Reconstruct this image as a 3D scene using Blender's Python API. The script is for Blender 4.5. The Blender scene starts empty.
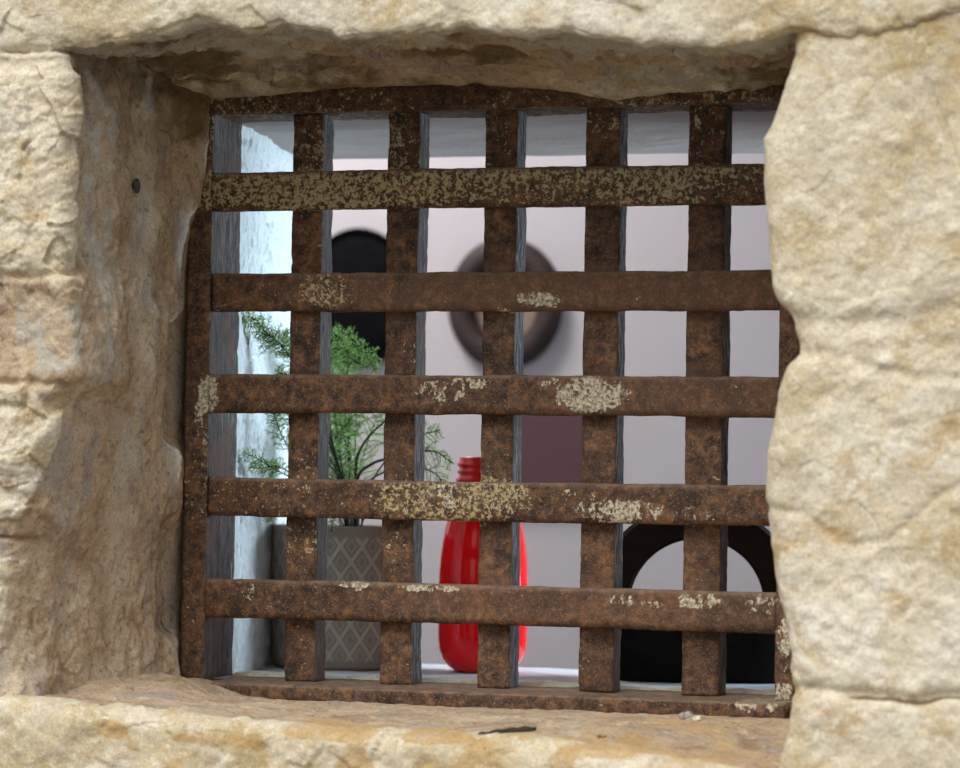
import bpy, math, random
import numpy as np
from mathutils import Matrix, Vector
random.seed(7)
scn = bpy.context.scene
COL = scn.collection

# ------------------------------------------------------------------ camera
F = 3091.4
CAM = np.array([1.1001, -2.8195, -0.0644])
def _rot(y, p, r):
    cy, sy = math.cos(y), math.sin(y); cp, sp = math.cos(p), math.sin(p); cr, sr = math.cos(r), math.sin(r)
    Rz = np.array([[cy, -sy, 0], [sy, cy, 0], [0, 0, 1]])
    Rx = np.array([[1, 0, 0], [0, cp, -sp], [0, sp, cp]])
    Ry = np.array([[cr, 0, sr], [0, 1, 0], [-sr, 0, cr]])
    return Rz @ Rx @ Ry
ROT = _rot(.3078, .0317, -.0152)
cd = bpy.data.cameras.new('camera'); cam = bpy.data.objects.new('camera', cd); COL.objects.link(cam)
cd.sensor_fit = 'HORIZONTAL'; cd.sensor_width = 36; cd.lens = F / 960 * 36
cd.clip_start = .05; cd.clip_end = 100
m = Matrix.Identity(4)
for i in range(3):
    m[i][0] = ROT[i][0]; m[i][1] = ROT[i][2]; m[i][2] = -ROT[i][1]; m[i][3] = CAM[i]
cam.matrix_world = m
scn.camera = cam
cd.dof.use_dof = True; cd.dof.focus_distance = 3.0; cd.dof.aperture_fstop = 6.0

def ray(u, v):
    return ROT @ np.array([(u - 480) / F, 1, -(v - 384) / F])
def at(u, v, Y):          # photo pixel -> point on the vertical plane at depth Y
    d = ray(u, v); return CAM + d * ((Y - CAM[1]) / d[1])
def atz(u, v, z):
    d = ray(u, v); return CAM + d * ((z - CAM[2]) / d[2])
def atx(u, v, x):
    d = ray(u, v); return CAM + d * ((x - CAM[0]) / d[0])

# ------------------------------------------------------------------ light
w = bpy.data.worlds.new('world'); scn.world = w; w.use_nodes = True
nt = w.node_tree; nt.nodes.clear()
wo = nt.nodes.new('ShaderNodeOutputWorld'); bg = nt.nodes.new('ShaderNodeBackground')
tc = nt.nodes.new('ShaderNodeTexCoord'); sx = nt.nodes.new('ShaderNodeSeparateXYZ'); rp = nt.nodes.new('ShaderNodeValToRGB')
mr = nt.nodes.new('ShaderNodeMapRange'); mr.inputs[1].default_value = -1; mr.inputs[2].default_value = 1
nt.links.new(tc.outputs['Generated'], sx.inputs[0]); nt.links.new(sx.outputs[2], mr.inputs[0]); nt.links.new(mr.outputs[0], rp.inputs[0])
e = rp.color_ramp.elements
e[0].position = 0.0; e[0].color = (.20, .17, .13, 1)
e[1].position = 1.0; e[1].color = (1.0, 1.0, 1.02, 1)
a = e.new(.47); a.color = (.30, .26, .21, 1)
a = e.new(.56); a.color = (.85, .85, .84, 1)
nt.links.new(rp.outputs[0], bg.inputs[0]); bg.inputs[1].default_value = .90
nt.links.new(bg.outputs[0], wo.inputs[0])

def aim(o, d):
    o.rotation_euler = Vector(d).to_track_quat('-Z', 'Y').to_euler()
sl = bpy.data.lights.new('sun', 'SUN'); so = bpy.data.objects.new('sun', sl); COL.objects.link(so)
sl.energy = 2.1; sl.angle = math.radians(34); sl.color = (1, .965, .90); aim(so, (.16, .66, -.72))
al = bpy.data.lights.new('room_window_light', 'AREA'); ao = bpy.data.objects.new('room_window_light', al); COL.objects.link(ao)
al.shape = 'RECTANGLE'; al.size = .45; al.size_y = .7; al.energy = 9.5; al.spread = math.radians(95); al.color = (.62, .84, 1.0)
ao.location = (1.05, .70, .10); aim(ao, (-1.15, -.48, -.12))
bl = bpy.data.lights.new('room_fill_light', 'AREA'); bo = bpy.data.objects.new('room_fill_light', bl); COL.objects.link(bo)  # added fill that brightens the back room, no actual lamp there
bl.shape = 'DISK'; bl.size = .5; bl.energy = 17; bl.color = (1.0, .95, .95)
bo.location = (-.7, .95, 1.1); aim(bo, (.2, .5, -1))

scn.view_settings.view_transform = 'Standard'; scn.view_settings.look = 'None'
scn.view_settings.exposure = 0.0; scn.view_settings.gamma = 1; scn.view_settings.use_curve_mapping = False

# ------------------------------------------------------------------ numpy noise
_rng = np.random.RandomState(3)
_perm = _rng.permutation(256); _perm = np.concatenate([_perm, _perm, _perm])
_val = _rng.rand(256) * 2 - 1
def vnoise(P):
    I = np.floor(P).astype(int); f = P - I; f = f * f * f * (f * (f * 6 - 15) + 10)
    I &= 255; r = 0
    for dx in (0, 1):
        for dy in (0, 1):
            for dz in (0, 1):
                h = _val[_perm[_perm[_perm[(I[..., 0] + dx) & 255] + ((I[..., 1] + dy) & 255)] + ((I[..., 2] + dz) & 255)]]
                wt = (f[..., 0] if dx else 1 - f[..., 0]) * (f[..., 1] if dy else 1 - f[..., 1]) * (f[..., 2] if dz else 1 - f[..., 2])
                r = r + h * wt
    return r
def fbm(P, s, o=4, seed=0., g=.5, st=(1, 1, 1)):
    Q = P * s * np.array(st) + seed * 17.31 + .37; a = 1; r = 0; t = 0
    for _ in range(o):
        r = r + vnoise(Q) * a; t += a; a *= g; Q = Q * 2.03 + 11.7
    return r / t * 1.6
def ridged(P, s, o=4, seed=0., st=(1, 1, 1)):
    Q = P * s * np.array(st) + seed * 13.1 + .17; a = 1; r = 0; t = 0
    for _ in range(o):
        r = r + (1 - np.abs(vnoise(Q)) * 2) * a; t += a; a *= .55; Q = Q * 2.07 + 5.2
    return r / t
def facets(P, s, seed=0, tilt=.5):       # chipped stone: cells that are each a tilted plane
    rs = np.random.RandomState(100 + seed)
    off = rs.rand(256, 3); grd = rs.randn(256, 3) * tilt; hh = rs.randn(256) * .35
    Q = P * s; I0 = np.floor(Q).astype(int)
    best = np.full(Q.shape[:-1], 9e9); out = np.zeros(Q.shape[:-1])
    for dx in (-1, 0, 1):
        for dy in (-1, 0, 1):
            for dz in (-1, 0, 1):
                I = I0 + np.array([dx, dy, dz]); J = I & 255
                k = _perm[_perm[_perm[J[..., 0]] + J[..., 1]] + J[..., 2]]
                D = Q - (I + off[k]); dist = (D ** 2).sum(-1)
                val = (D * grd[k]).sum(-1) + hh[k]
                mk = dist < best; best = np.where(mk, dist, best); out = np.where(mk, val, out)
    return out
def sm(a, b, x):
    t = np.clip((x - a) / (b - a), 0, 1); return t * t * (3 - 2 * t)

# ------------------------------------------------------------------ mesh helpers
def new_obj(name, verts, faces, mats, parent=None, smooth=True, attrs=None, fmat=None):
    me = bpy.data.meshes.new(name); me.from_pydata([tuple(v) for v in verts], [], faces)
    for mt in (mats if isinstance(mats, (list, tuple)) else [mats]): me.materials.append(mt)
    if smooth: me.polygons.foreach_set('use_smooth', [True] * len(me.polygons))
    if fmat is not None: me.polygons.foreach_set('material_index', fmat)
    for k, v in (attrs or {}).items():
        a = me.attributes.new(k, 'FLOAT', 'POINT'); a.data.foreach_set('value', np.asarray(v, dtype=np.float32).ravel())
    me.update()
    o = bpy.data.objects.new(name, me); COL.objects.link(o)
    if parent is not None: o.parent = parent
    return o
def grid_obj(name, P, mat, attrs=None, parent=None, flip=False, wrap=False, smooth=True, caps=False):
    n, k = P.shape[:2]
    idx = np.arange(n * k).reshape(n, k)
    if wrap: idx = np.concatenate([idx, idx[:, :1]], 1)
    a, b, c, d = idx[:-1, :-1], idx[1:, :-1], idx[1:, 1:], idx[:-1, 1:]
    Fq = np.stack([a, d, c, b] if flip else [a, b, c, d], -1).reshape(-1, 4)
    fl = Fq.tolist()
    if caps:
        c0 = list(range(k)); c1 = list(range((n - 1) * k, n * k))
        fl += [c0 if flip else c0[::-1], c1[::-1] if flip else c1]
        if not flip: fl[-2] = c0; fl[-1] = c1[::-1]
    return new_obj(name, P.reshape(-1, 3), fl, mat, parent, smooth, {k2: v.reshape(-1) for k2, v in (attrs or {}).items()})
def empty(name, loc=(0, 0, 0), label=None, cat=None, group=None):
    o = bpy.data.objects.new(name, None); COL.objects.link(o); o.location = loc; o.empty_display_size = .02
    return tag(o, label, cat, group)
def tag(o, label=None, cat=None, group=None, kind=None):
    if label: o['label'] = label
    if cat: o['category'] = cat
    if group: o['group'] = group
    if kind: o['kind'] = kind
    return o
def box(name, a, b, mat, parent=None, bev=0):
    x0, y0, z0 = a; x1, y1, z1 = b
    v = [(x0, y0, z0), (x1, y0, z0), (x1, y1, z0), (x0, y1, z0), (x0, y0, z1), (x1, y0, z1), (x1, y1, z1), (x0, y1, z1)]
    f = [(0, 3, 2, 1), (4, 5, 6, 7), (0, 1, 5, 4), (1, 2, 6, 5), (2, 3, 7, 6), (3, 0, 4, 7)]
    o = new_obj(name, v, f, mat, parent, smooth=False)
    if bev:
        md = o.modifiers.new('bevel', 'BEVEL'); md.width = bev; md.segments = 3
    return o
def lathe(name, prof, mat, parent=None, n=64, cx=0, cy=0, sy=1., attrs=None):
    P = np.array([[(cx + r * math.cos(t), cy + sy * r * math.sin(t), z) for t in [2 * math.pi * i / n for i in range(n)]] for r, z in prof])
    return grid_obj(name, P, mat, parent=parent, wrap=True, flip=True)

# ------------------------------------------------------------------ materials
class NT:
    def __init__(s, name):
        s.m = bpy.data.materials.new(name); s.m.use_nodes = True; s.t = s.m.node_tree
        s.b = s.t.nodes['Principled BSDF']; s.c = s.t.nodes.new('ShaderNodeTexCoord').outputs['Object']
        s.out = s.t.nodes['Material Output']
    def lk(s, a, b): s.t.links.new(a, b)
    def setv(s, sock, v):
        if hasattr(v, 'is_linked') or isinstance(v, bpy.types.NodeSocket): s.lk(v, sock)
        else: sock.default_value = v
    def noise(s, sc, det=6, rough=.55, st=None, dist=0, off=0.):
        n = s.t.nodes.new('ShaderNodeTexNoise'); n.inputs['Scale'].default_value = sc
        n.inputs['Detail'].default_value = det; n.inputs['Roughness'].default_value = rough; n.inputs['Distortion'].default_value = dist
        mp = s.t.nodes.new('ShaderNodeMapping'); mp.inputs['Location'].default_value = (off, off * 1.7, off * .6)
        if st: mp.inputs['Scale'].default_value = st
        s.lk(s.c, mp.inputs[0]); s.lk(mp.outputs[0], n.inputs['Vector'])
        return n.outputs['Fac']
    def voro(s, sc, feat='F1'):
        n = s.t.nodes.new('ShaderNodeTexVoronoi'); n.feature = feat; n.inputs['Scale'].default_value = sc
        s.lk(s.c, n.inputs['Vector']); return n.outputs['Distance']
    def attr(s, name):
        n = s.t.nodes.new('ShaderNodeAttribute'); n.attribute_name = name; return n.outputs['Fac']
    def math(s, op, a, b=0., clamp=False):
        n = s.t.nodes.new('ShaderNodeMath'); n.operation = op; n.use_clamp = clamp
        s.setv(n.inputs[0], a); s.setv(n.inputs[1], b); return n.outputs[0]
    def step(s, x, a, b):
        n = s.t.nodes.new('ShaderNodeMapRange'); n.interpolation_type = 'SMOOTHSTEP'
        s.setv(n.inputs[0], x); s.setv(n.inputs[1], a); s.setv(n.inputs[2], b); return n.outputs[0]
    def ramp(s, x, stops):
        n = s.t.nodes.new('ShaderNodeValToRGB'); s.lk(x, n.inputs[0]); e = n.color_ramp.elements
        for i, (p, c) in enumerate(stops):
            q = e[i] if i < 2 else e.new(p)
            q.position = p; q.color = (*c, 1)
        return n.outputs[0]
    def mix(s, f, a, b):
        n = s.t.nodes.new('ShaderNodeMix'); n.data_type = 'RGBA'
        s.setv(n.inputs[0], f)
        s.setv(n.inputs[6], (*a, 1) if isinstance(a, tuple) else a); s.setv(n.inputs[7], (*b, 1) if isinstance(b, tuple) else b)
        return n.outputs[2]
    def bump(s, h, dist, strength=1., prev=None):
        n = s.t.nodes.new('ShaderNodeBump'); n.inputs['Strength'].default_value = strength; n.inputs['Distance'].default_value = dist
        s.lk(h, n.inputs['Height'])
        if prev is not None: s.lk(prev, n.inputs['Normal'])
        return n.outputs[0]
    def done(s, col, rough=.8, nrm=None, spec=.5):
        s.setv(s.b.inputs['Base Color'], (*col, 1) if isinstance(col, tuple) else col)
        s.setv(s.b.inputs['Roughness'], rough); s.b.inputs['Specular IOR Level'].default_value = spec
        if nrm is not None: s.lk(nrm, s.b.inputs['Normal'])
        return s.m
def srgb(r, g, b):
    f = lambda c: (c / 255 / 12.92) if c / 255 <= .04045 else ((c / 255 + .055) / 1.055) ** 2.4
    return (f(r), f(g), f(b))
def plain(name, col, rough=.7, sc=60, amt=.12, bumpd=.0004):
    n = NT(name); k = n.noise(sc, 6)
    c = n.mix(n.step(k, .35, .65), tuple(x * (1 - amt) for x in col), tuple(min(1, x * (1 + amt)) for x in col))
    return n.done(c, rough, n.bump(k, bumpd, .6))

def masonry_mat():
    n = NT('limestone_masonry')
    tone, och, gri, pale = n.attr('tone'), n.attr('ochre'), n.attr('grime_shade'), n.attr('pale')
    n1 = n.noise(8, 10, .62); n2 = n.noise(34, 8, .6, off=3); n3 = n.noise(170, 6, .6, off=7); n4 = n.noise(19, 8, .65, off=11, dist=.6)
    cream = n.ramp(n1, [(.34, srgb(196, 178, 140)), (.45, srgb(218, 206, 180)), (.55, srgb(229, 220, 199)), (.66, srgb(239, 234, 222))])
    cream = n.mix(n.math('MULTIPLY', n.step(n4, .50, .62), .60), cream, srgb(196, 172, 126))
    cream = n.mix(n.math('MULTIPLY', n.step(n2, .54, .70), .45), cream, srgb(236, 230, 214))
    cream = n.mix(n.math('MULTIPLY', n.step(n3, .56, .70), .42), cream, srgb(176, 158, 122))
    n6 = n.noise(75, 8, .7, off=31); n7 = n.noise(420, 3, .7, off=37)
    cream = n.mix(n.math('MULTIPLY', n.step(n6, .53, .68), .38), cream, srgb(190, 166, 122))
    cream = n.mix(n.math('MULTIPLY', n.step(n6, .48, .36), .50), cream, srgb(246, 240, 224))
    cream = n.mix(n.math('MULTIPLY', n.step(n.noise(14, 6, .6, off=41), .52, .64), .45), cream, srgb(206, 196, 178))
    mort = n.ramp(n4, [(.34, srgb(160, 134, 108)), (.45, srgb(190, 167, 140)), (.56, srgb(200, 180, 156)), (.66, srgb(216, 200, 174))])
    st = n.noise(26, 8, .6, st=(1, 1, .28), off=5)
    mort = n.mix(n.math('MULTIPLY', n.step(st, .50, .62), .7), mort, srgb(166, 156, 152))
    mort = n.mix(n.math('MULTIPLY', n.step(n2, .56, .70), .45), mort, srgb(156, 122, 92))
    mort = n.mix(n.math('MULTIPLY', n.step(n3, .54, .68), .55), mort, srgb(112, 88, 64))
    mort = n.mix(n.math('MULTIPLY', n.step(n.noise(90, 8, .7, off=51), .52, .64), .5), mort, srgb(206, 186, 156))
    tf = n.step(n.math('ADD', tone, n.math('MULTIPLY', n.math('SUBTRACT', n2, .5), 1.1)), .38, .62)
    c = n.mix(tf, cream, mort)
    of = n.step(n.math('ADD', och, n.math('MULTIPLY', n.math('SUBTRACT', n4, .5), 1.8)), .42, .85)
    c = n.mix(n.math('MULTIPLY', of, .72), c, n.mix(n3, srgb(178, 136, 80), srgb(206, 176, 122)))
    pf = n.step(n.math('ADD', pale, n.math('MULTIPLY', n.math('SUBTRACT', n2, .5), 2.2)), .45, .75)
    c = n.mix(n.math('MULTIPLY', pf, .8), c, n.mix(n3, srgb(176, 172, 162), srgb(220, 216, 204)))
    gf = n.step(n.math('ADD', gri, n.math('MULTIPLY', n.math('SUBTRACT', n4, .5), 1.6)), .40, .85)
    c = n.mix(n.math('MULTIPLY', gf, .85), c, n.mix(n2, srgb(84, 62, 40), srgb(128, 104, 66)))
    g_ = n.math('ADD', .86, n.math('MULTIPLY', n.step(n7, .36, .62), .22))
    vm = n.t.nodes.new('ShaderNodeVectorMath'); vm.operation = 'SCALE'; n.lk(c, vm.inputs[0]); n.lk(g_, vm.inputs['Scale']); c = vm.outputs[0]
    v = n.voro(120)
    pit = n.step(v, .0, .25)
    b = n.bump(n2, .004, .6); b = n.bump(n6, .0028, .55, b); b = n.bump(n3, .0014, .55, b); b = n.bump(pit, .0004, .3, b)
    return n.done(c, .92, b, .25)
MASON = masonry_mat()

def rust_mat():
    n = NT('rusted_iron')
    spk, pnt, side, grn, lite = n.attr('speck'), n.attr('paint'), n.attr('side'), n.attr('green'), n.attr('lite')
    n1 = n.noise(14, 9, .65, dist=.4); n2 = n.noise(95, 9, .72, off=2); n3 = n.noise(300, 5, .7, off=5); n4 = n.noise(520, 4, .6, off=9)
    c = n.ramp(n2, [(.36, srgb(34, 26, 23)), (.46, srgb(76, 57, 47)), (.54, srgb(102, 76, 60)), (.65, srgb(146, 106, 74))])
    c = n.mix(n.math('MULTIPLY', n.step(n1, .42, .64), .55), c, srgb(74, 48, 36))
    c = n.mix(n.math('MULTIPLY', n.step(n1, .47, .36), .28), c, srgb(140, 92, 56))
    c = n.mix(n.math('MULTIPLY', n.step(n.noise(30, 8, .7, off=71), .53, .60), .6), c, srgb(40, 31, 26))
    c = n.mix(n.math('MULTIPLY', n.step(n.noise(55, 8, .7, off=77), .57, .65), .38), c, srgb(150, 104, 58))
    c = n.mix(n.math('MULTIPLY', n.step(n3, .56, .68), .55), c, srgb(40, 27, 22))
    c = n.mix(n.math('MULTIPLY', n.step(n4, .56, .66), .45), c, srgb(176, 136, 90))
    c = n.mix(n.math('MULTIPLY', lite, .5), c, srgb(128, 96, 76))
    k = n.math('ADD', n.math('MULTIPLY', n.noise(150, 8, .7, off=61), .55), n.math('MULTIPLY', n3, .45))
    sf = n.step(n.math('ADD', n.math('MULTIPLY', spk, .30), k), .68, .735)
    c = n.mix(n.math('MULTIPLY', sf, .85), c, n.mix(grn, n.mix(n3, srgb(140, 120, 76), srgb(232, 216, 170)), n.mix(n3, srgb(116, 116, 92), srgb(212, 210, 184))))
    kp = n.math('ADD', n.math('MULTIPLY', n.noise(95, 9, .7, off=21, dist=.8, st=(1, 1, .6)), .7), n.math('MULTIPLY', n3, .3))
    kp = n.math('ADD', n.math('MULTIPLY', n.math('SUBTRACT', kp, .5), 1.7), .5)
    pf = n.step(n.math('ADD', n.math('MULTIPLY', pnt, .36), kp), .72, .77)
    c = n.mix(n.math('MULTIPLY', pf, .92), c, n.mix(n.step(n3, .4, .6), srgb(134, 124, 106), srgb(222, 212, 188)))
    s1 = n.noise(190, 8, .7, st=(1, 1, .13), off=4, dist=1.5)
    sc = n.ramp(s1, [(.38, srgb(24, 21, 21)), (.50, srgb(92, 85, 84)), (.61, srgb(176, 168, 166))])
    sc = n.mix(n.math('MULTIPLY', n.attr('warm_shade'), .92, True), sc, n.ramp(s1, [(.38, srgb(26, 20, 19)), (.62, srgb(92, 70, 64))]))  # bar sides browner and darker to the left, shade put into the colour
    sc = n.mix(n.math('MULTIPLY', n.step(n1, .48, .62), .75), sc, srgb(96, 62, 48))
    c = n.mix(n.math('MULTIPLY', n.attr('dust'), n.math('ADD', .35, n.math('MULTIPLY', n.step(n2, .4, .6), .5))), c, srgb(138, 116, 98))
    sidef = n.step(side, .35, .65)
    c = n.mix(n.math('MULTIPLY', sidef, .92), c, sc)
    b = n.bump(n2, .0016, .6); b = n.bump(n3, .0007, .7, b); b = n.bump(pf, .0007, .6, b); b = n.bump(n.math('MULTIPLY', s1, sidef), .003, .8, b)
    return n.done(c, n.mix(n3, (.55,) * 3, (.85,) * 3), b, .4)
RUST = rust_mat()

# ------------------------------------------------------------------ exterior masonry
def interp(pts, x):
    p = sorted(pts); return np.interp(x, [a for a, _ in p], [b for _, b in p])
def nonuni(segs):
    out = []
    for a, b, n in segs: out += list(np.linspace(a, b, n, endpoint=False))
    out.append(segs[-1][1]); return np.array(out)
def normals(P):
    du = np.gradient(P, axis=0); dv = np.gradient(P, axis=1)
    N = np.cross(du, dv); N /= np.linalg.norm(N, axis=-1, keepdims=True) + 1e-12
    return N
def blob(P, c, r, warp=.0, seed=0):      # soft ellipse mask round world point c with radii r
    d = (P - np.array(c)) / np.array(r); q = np.sqrt((d ** 2).sum(-1))
    if warp: q = q + fbm(P, 30, 3, seed) * warp
    return 1 - sm(.72, 1.12, q)
YF = -.27
def path_grid(cols):                      # cols: list of (n x 3) arrays already laid out
    return np.stack(cols, 0)

# --- left pier: front face, arris, reveal running back to the grille
zs = nonuni([(-1.1, -.33, 26), (-.33, .36, 430), (.36, .60, 12)])
corner_px = [(40, 72), (100, 74), (160, 73), (215, 70), (260, 70), (300, 84), (370, 90), (400, 56), (440, 58), (480, 46), (530, 42), (560, 24), (620, 18), (665, 8), (700, 4)]
vz = np.array([at(60, v, YF)[2] for v, _ in corner_px]); xz = np.array([at(u, v, YF)[0] for v, u in corner_px])
o_ = np.argsort(vz); xc = np.interp(zs, vz[o_], xz[o_]) - .013
k_ = np.exp(-np.linspace(-2, 2, 13) ** 2); k_ /= k_.sum(); xc = np.convolve(np.pad(xc, 6, 'edge'), k_, 'valid')
rad = .014 + .05 * sm(.02, -.12, zs)
T = nonuni([(0, 1, 30), (1, 2, 95), (2, 3, 55), (3, 4, 190), (4, 5, 24)])
cols = []
for t in T:
    A = np.stack([np.full_like(zs, -1.4), np.full_like(zs, YF), zs], -1)
    B = np.stack([np.full_like(zs, -.27), np.full_like(zs, YF), zs], -1)
    Cn = np.stack([xc, np.full_like(zs, YF), zs], -1)
    E = np.stack([np.full_like(zs, -.1005), np.full_like(zs, -.004), zs], -1)
    G = np.stack([np.full_like(zs, -.1015), np.full_like(zs, .09), zs], -1)
    d1 = Cn - B; d1 /= np.linalg.norm(d1, axis=-1, keepdims=True); d2 = E - Cn; d2 /= np.linalg.norm(d2, axis=-1, keepdims=True)
    r = rad[:, None]; C1 = Cn - d1 * r; C2 = Cn + d2 * r
    if t <= 1: p = A + (B - A) * t
    elif t <= 2: p = B + (C1 - B) * (t - 1)
    elif t <= 3: s = t - 2; p = C1 * (1 - s) ** 2 + 2 * Cn * s * (1 - s) + C2 * s * s
    elif t <= 4: p = C2 + (E - C2) * (t - 3)
    else: p = E + (G - E) * (t - 4)
    cols.append(p)
P = path_grid(cols); N = -normals(P)
if N[40, 100, 1] > 0: N = -N
X, Y, Z = P[..., 0], P[..., 1], P[..., 2]
front = sm(-.235, -.262, Y)                     # 1 on the face, 0 in the reveal
rev = 1 - front
def fp(u, v, ru, rv, w=.25, seed=0):            # blob given by photo pixels on the front face
    c = at(u, v, YF); s = 2.8 / F; return blob(P, c, (ru * s, .2, rv * s), w, seed)
def rp_(u, v, ru, rv, w=.25, seed=0):           # blob on the reveal (x = -.1)
    c = atx(u, v, -.100); s = 3.0 / F; return blob(P, c, (.3, ru * s / .30, rv * s), w, seed)
stA = sm(.105, .135, Z + .01 * fbm(P, 25, 3, 1)); stB = fp(10, 440, 52, 62, .35, 2); stC = fp(-12, 625, 48, 70, .35, 3); stD = fp(-60, 330, 66, 55, .3, 4)
stE = fp(-150, 480, 70, 90, .3, 5)
stones = np.clip(stA + stB + stC + stD + stE, 0, 1) * front
patch = fp(48, 335, 46, 48, .12, 6)
fac = facets(P + fbm(P, 14, 2, 5)[..., None] * .012, 20, 1, .6)
fac2 = facets(P + fbm(P, 30, 2, 8)[..., None] * .006, 62, 2, .5)
disp = .0035 * fbm(P, 7, 4, 1) + .0022 * fbm(P, 38, 5, 2) + .0011 * fbm(P, 130, 3, 12)
disp += front * (.0052 * fac + .0014 * fac2 + .0042 * ridged(P + fbm(P, 9, 2, 3)[..., None] * .02, 24, 4, 15, (1, 1, 1.2))) * (1 - .9 * patch) * sm(0, .4, stones + .25)
disp += stones * .007 - patch * .001
low = sm(-.06, -.16, Z)
disp += rev * (.0020 * facets(P * np.array([1, 1, .7]) + fbm(P, 20, 3, 8)[..., None] * .012, 26, 4, .6) + .0010 * facets(P + fbm(P, 40, 3, 9)[..., None] * .006, 70, 6, .5)) * sm(.02, -.03, Y)
disp += rev * (.0016 * ridged(P + fbm(P, 20, 2, 31)[..., None] * .010, 55, 3, 19, (1, 1, .35)) + .0012 * fbm(P, 90, 3, 18)) * sm(.0, -.04, Y)
disp += rev * (.005 * (1 - low) * ridged(P + fbm(P, 9, 2, 31)[..., None] * .02, 14, 4, 9, (1, 1, .5)) + low * (.003 * ridged(P + fbm(P, 9, 2, 31)[..., None] * .03, 16, 4, 10, (1, 1.2, 1)))) * sm(.0, -.05, Y)
crk = np.exp(-((Z - at(50, 541, YF)[2] + .004 * fbm(P, 18, 3, 3)) / .0022) ** 2) * front * sm(-.03, -.2, X + .0 * X) * 1.0
disp -= .006 * crk
disp -= .006 * np.exp(-((Z - at(50, 385, YF)[2] + .006 * fbm(P, 20, 3, 4)) / .004) ** 2) * front
disp -= .006 * np.exp(-((Z - at(50, 275, YF)[2] + .006 * fbm(P, 20, 3, 14)) / .004) ** 2) * front
# reveal swells over the frame at the head, gaps open beside the frame lower down
nearf = sm(-.05, -.004, Y) * sm(.10, .04, Y)
disp += nearf * .024 * sm(.15, .25, Z)
disp -= sm(-.055, -.012, Y) * (.022 * blob(P, (-.1, 0, .03), (.5, .5, .075), .2, 7) + .020 * blob(P, (-.1, 0, -.165), (.5, .5, .060), .2, 8))
fade = sm(.02, -.012, Y); disp = disp * (fade + (1 - fade) * .35) + (1 - fade) * -.001
disp -= .004 * sm(-.012, .0, Y) * sm(.2, .12, Z)
# low down the mortar runs out as a bevel onto the sill
disp += rev * .035 * sm(-.19, -.285, Z) * sm(.01, -.03, Y) * (.6 + .4 * fbm(P, 9, 3, 6))
jt = np.exp(-((Z - at(30, 52, YF)[2] + .0015 * fbm(P, 30, 3, 4)) / .0035) ** 2) * front
mt_ = np.exp(-((Z - at(30, 66, YF)[2] + .002 * fbm(P, 30, 3, 4)) / .007) ** 4) * front
disp -= .005 * jt + .003 * mt_
crk = np.clip(crk + .8 * jt, 0, 1)
Pd = P + N * disp[..., None]
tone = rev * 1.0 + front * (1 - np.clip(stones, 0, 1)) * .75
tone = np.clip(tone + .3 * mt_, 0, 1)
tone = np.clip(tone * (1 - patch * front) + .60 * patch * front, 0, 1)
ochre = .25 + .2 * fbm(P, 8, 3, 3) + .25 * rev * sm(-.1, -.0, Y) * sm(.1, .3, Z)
grime_shade = rev * (-.05 + .45 * sm(-.06, -.0, Y) * sm(.05, .3, Z) + .70 * sm(.22, .32, Z)) + crk * .9
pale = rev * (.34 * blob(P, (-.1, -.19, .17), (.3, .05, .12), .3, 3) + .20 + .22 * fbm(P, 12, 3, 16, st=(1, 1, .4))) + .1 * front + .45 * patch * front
wl = grid_obj('wall_left', Pd, MASON, {'tone': tone, 'ochre': ochre, 'grime_shade': np.clip(grime_shade, 0, 1), 'pale': pale}, flip=False)
tag(wl, 'pale rough limestone pier with brown mortar in the reveal left of the grille', kind='structure')

# --- right pier: rounded block edge, outline measured on the photograph
edge_px = [(20, 800), (60, 797), (80, 789), (93, 784), (125, 775), (140, 766), (180, 766), (213, 768), (253, 771), (287, 775), (307, 780), (327, 791), (345, 797), (360, 793), (375, 786), (390, 781), (417, 776), (457, 768), (500, 766), (520, 768), (553, 774), (573, 776), (597, 781), (623, 788), (653, 792), (700, 794), (725, 791), (756, 783), (775, 780)]
YE = -.245
vz = np.array([at(780, v, YE)[2] for v, _ in edge_px]); xz = np.array([at(u, v, YE)[0] for v, u in edge_px])
o_ = np.argsort(vz)
zs = nonuni([(-1.1, -.33, 26), (-.33, .36, 420), (.36, .60, 12)])
xe = np.interp(zs, vz[o_], xz[o_])
T = nonuni([(0, 1, 40), (1, 2, 60), (2, 3, 190), (3, 4, 26)])
R_ = .030
cols = []
for t in T:
    G = np.stack([np.full_like(zs, .5155), np.full_like(zs, .09), zs], -1)
    E = np.stack([np.full_like(zs, .5155), np.full_like(zs, -.004), zs], -1)
    Cn = np.stack([xe - .0035, np.full_like(zs, YF), zs], -1)
    C1 = np.stack([xe + .001, np.full_like(zs, YF + R_), zs], -1); C2 = np.stack([xe + R_, np.full_like(zs, YF), zs], -1)
    B = np.stack([np.full_like(zs, .86), np.full_like(zs, YF), zs], -1); A = np.stack([np.full_like(zs, 2.2), np.full_like(zs, YF), zs], -1)
    if t <= 1: p = (G + (E - G) * t * 4) if t < .25 else E + (C1 - E) * (t - .25) / .75
    elif t <= 2: s = t - 1; p = C1 * (1 - s) ** 2 + 2 * Cn * s * (1 - s) + C2 * s * s
    elif t <= 3: p = C2 + (B - C2) * (t - 2)
    else: p = B + (A - B) * (t - 3)
    cols.append(p)
P = path_grid(cols); N = normals(P)
if N[-40, 100, 1] > 0: N = -N
X, Y, Z = P[..., 0], P[..., 1], P[..., 2]
front = sm(-.15, -.24, Y)
def jl(pts, wid, seed):                          # a joint line given as photo pixels (u, v)
    q = np.array([at(u, v, YF) for u, v in pts]); zz = np.interp(X, q[:, 0], q[:, 2])
    return np.exp(-((Z - zz + .004 * fbm(P, 22, 3, seed)) / wid) ** 2)
j1 = jl([(770, 316), (850, 322), (900, 318), (960, 312), (1100, 310)], .010, 1)
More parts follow.
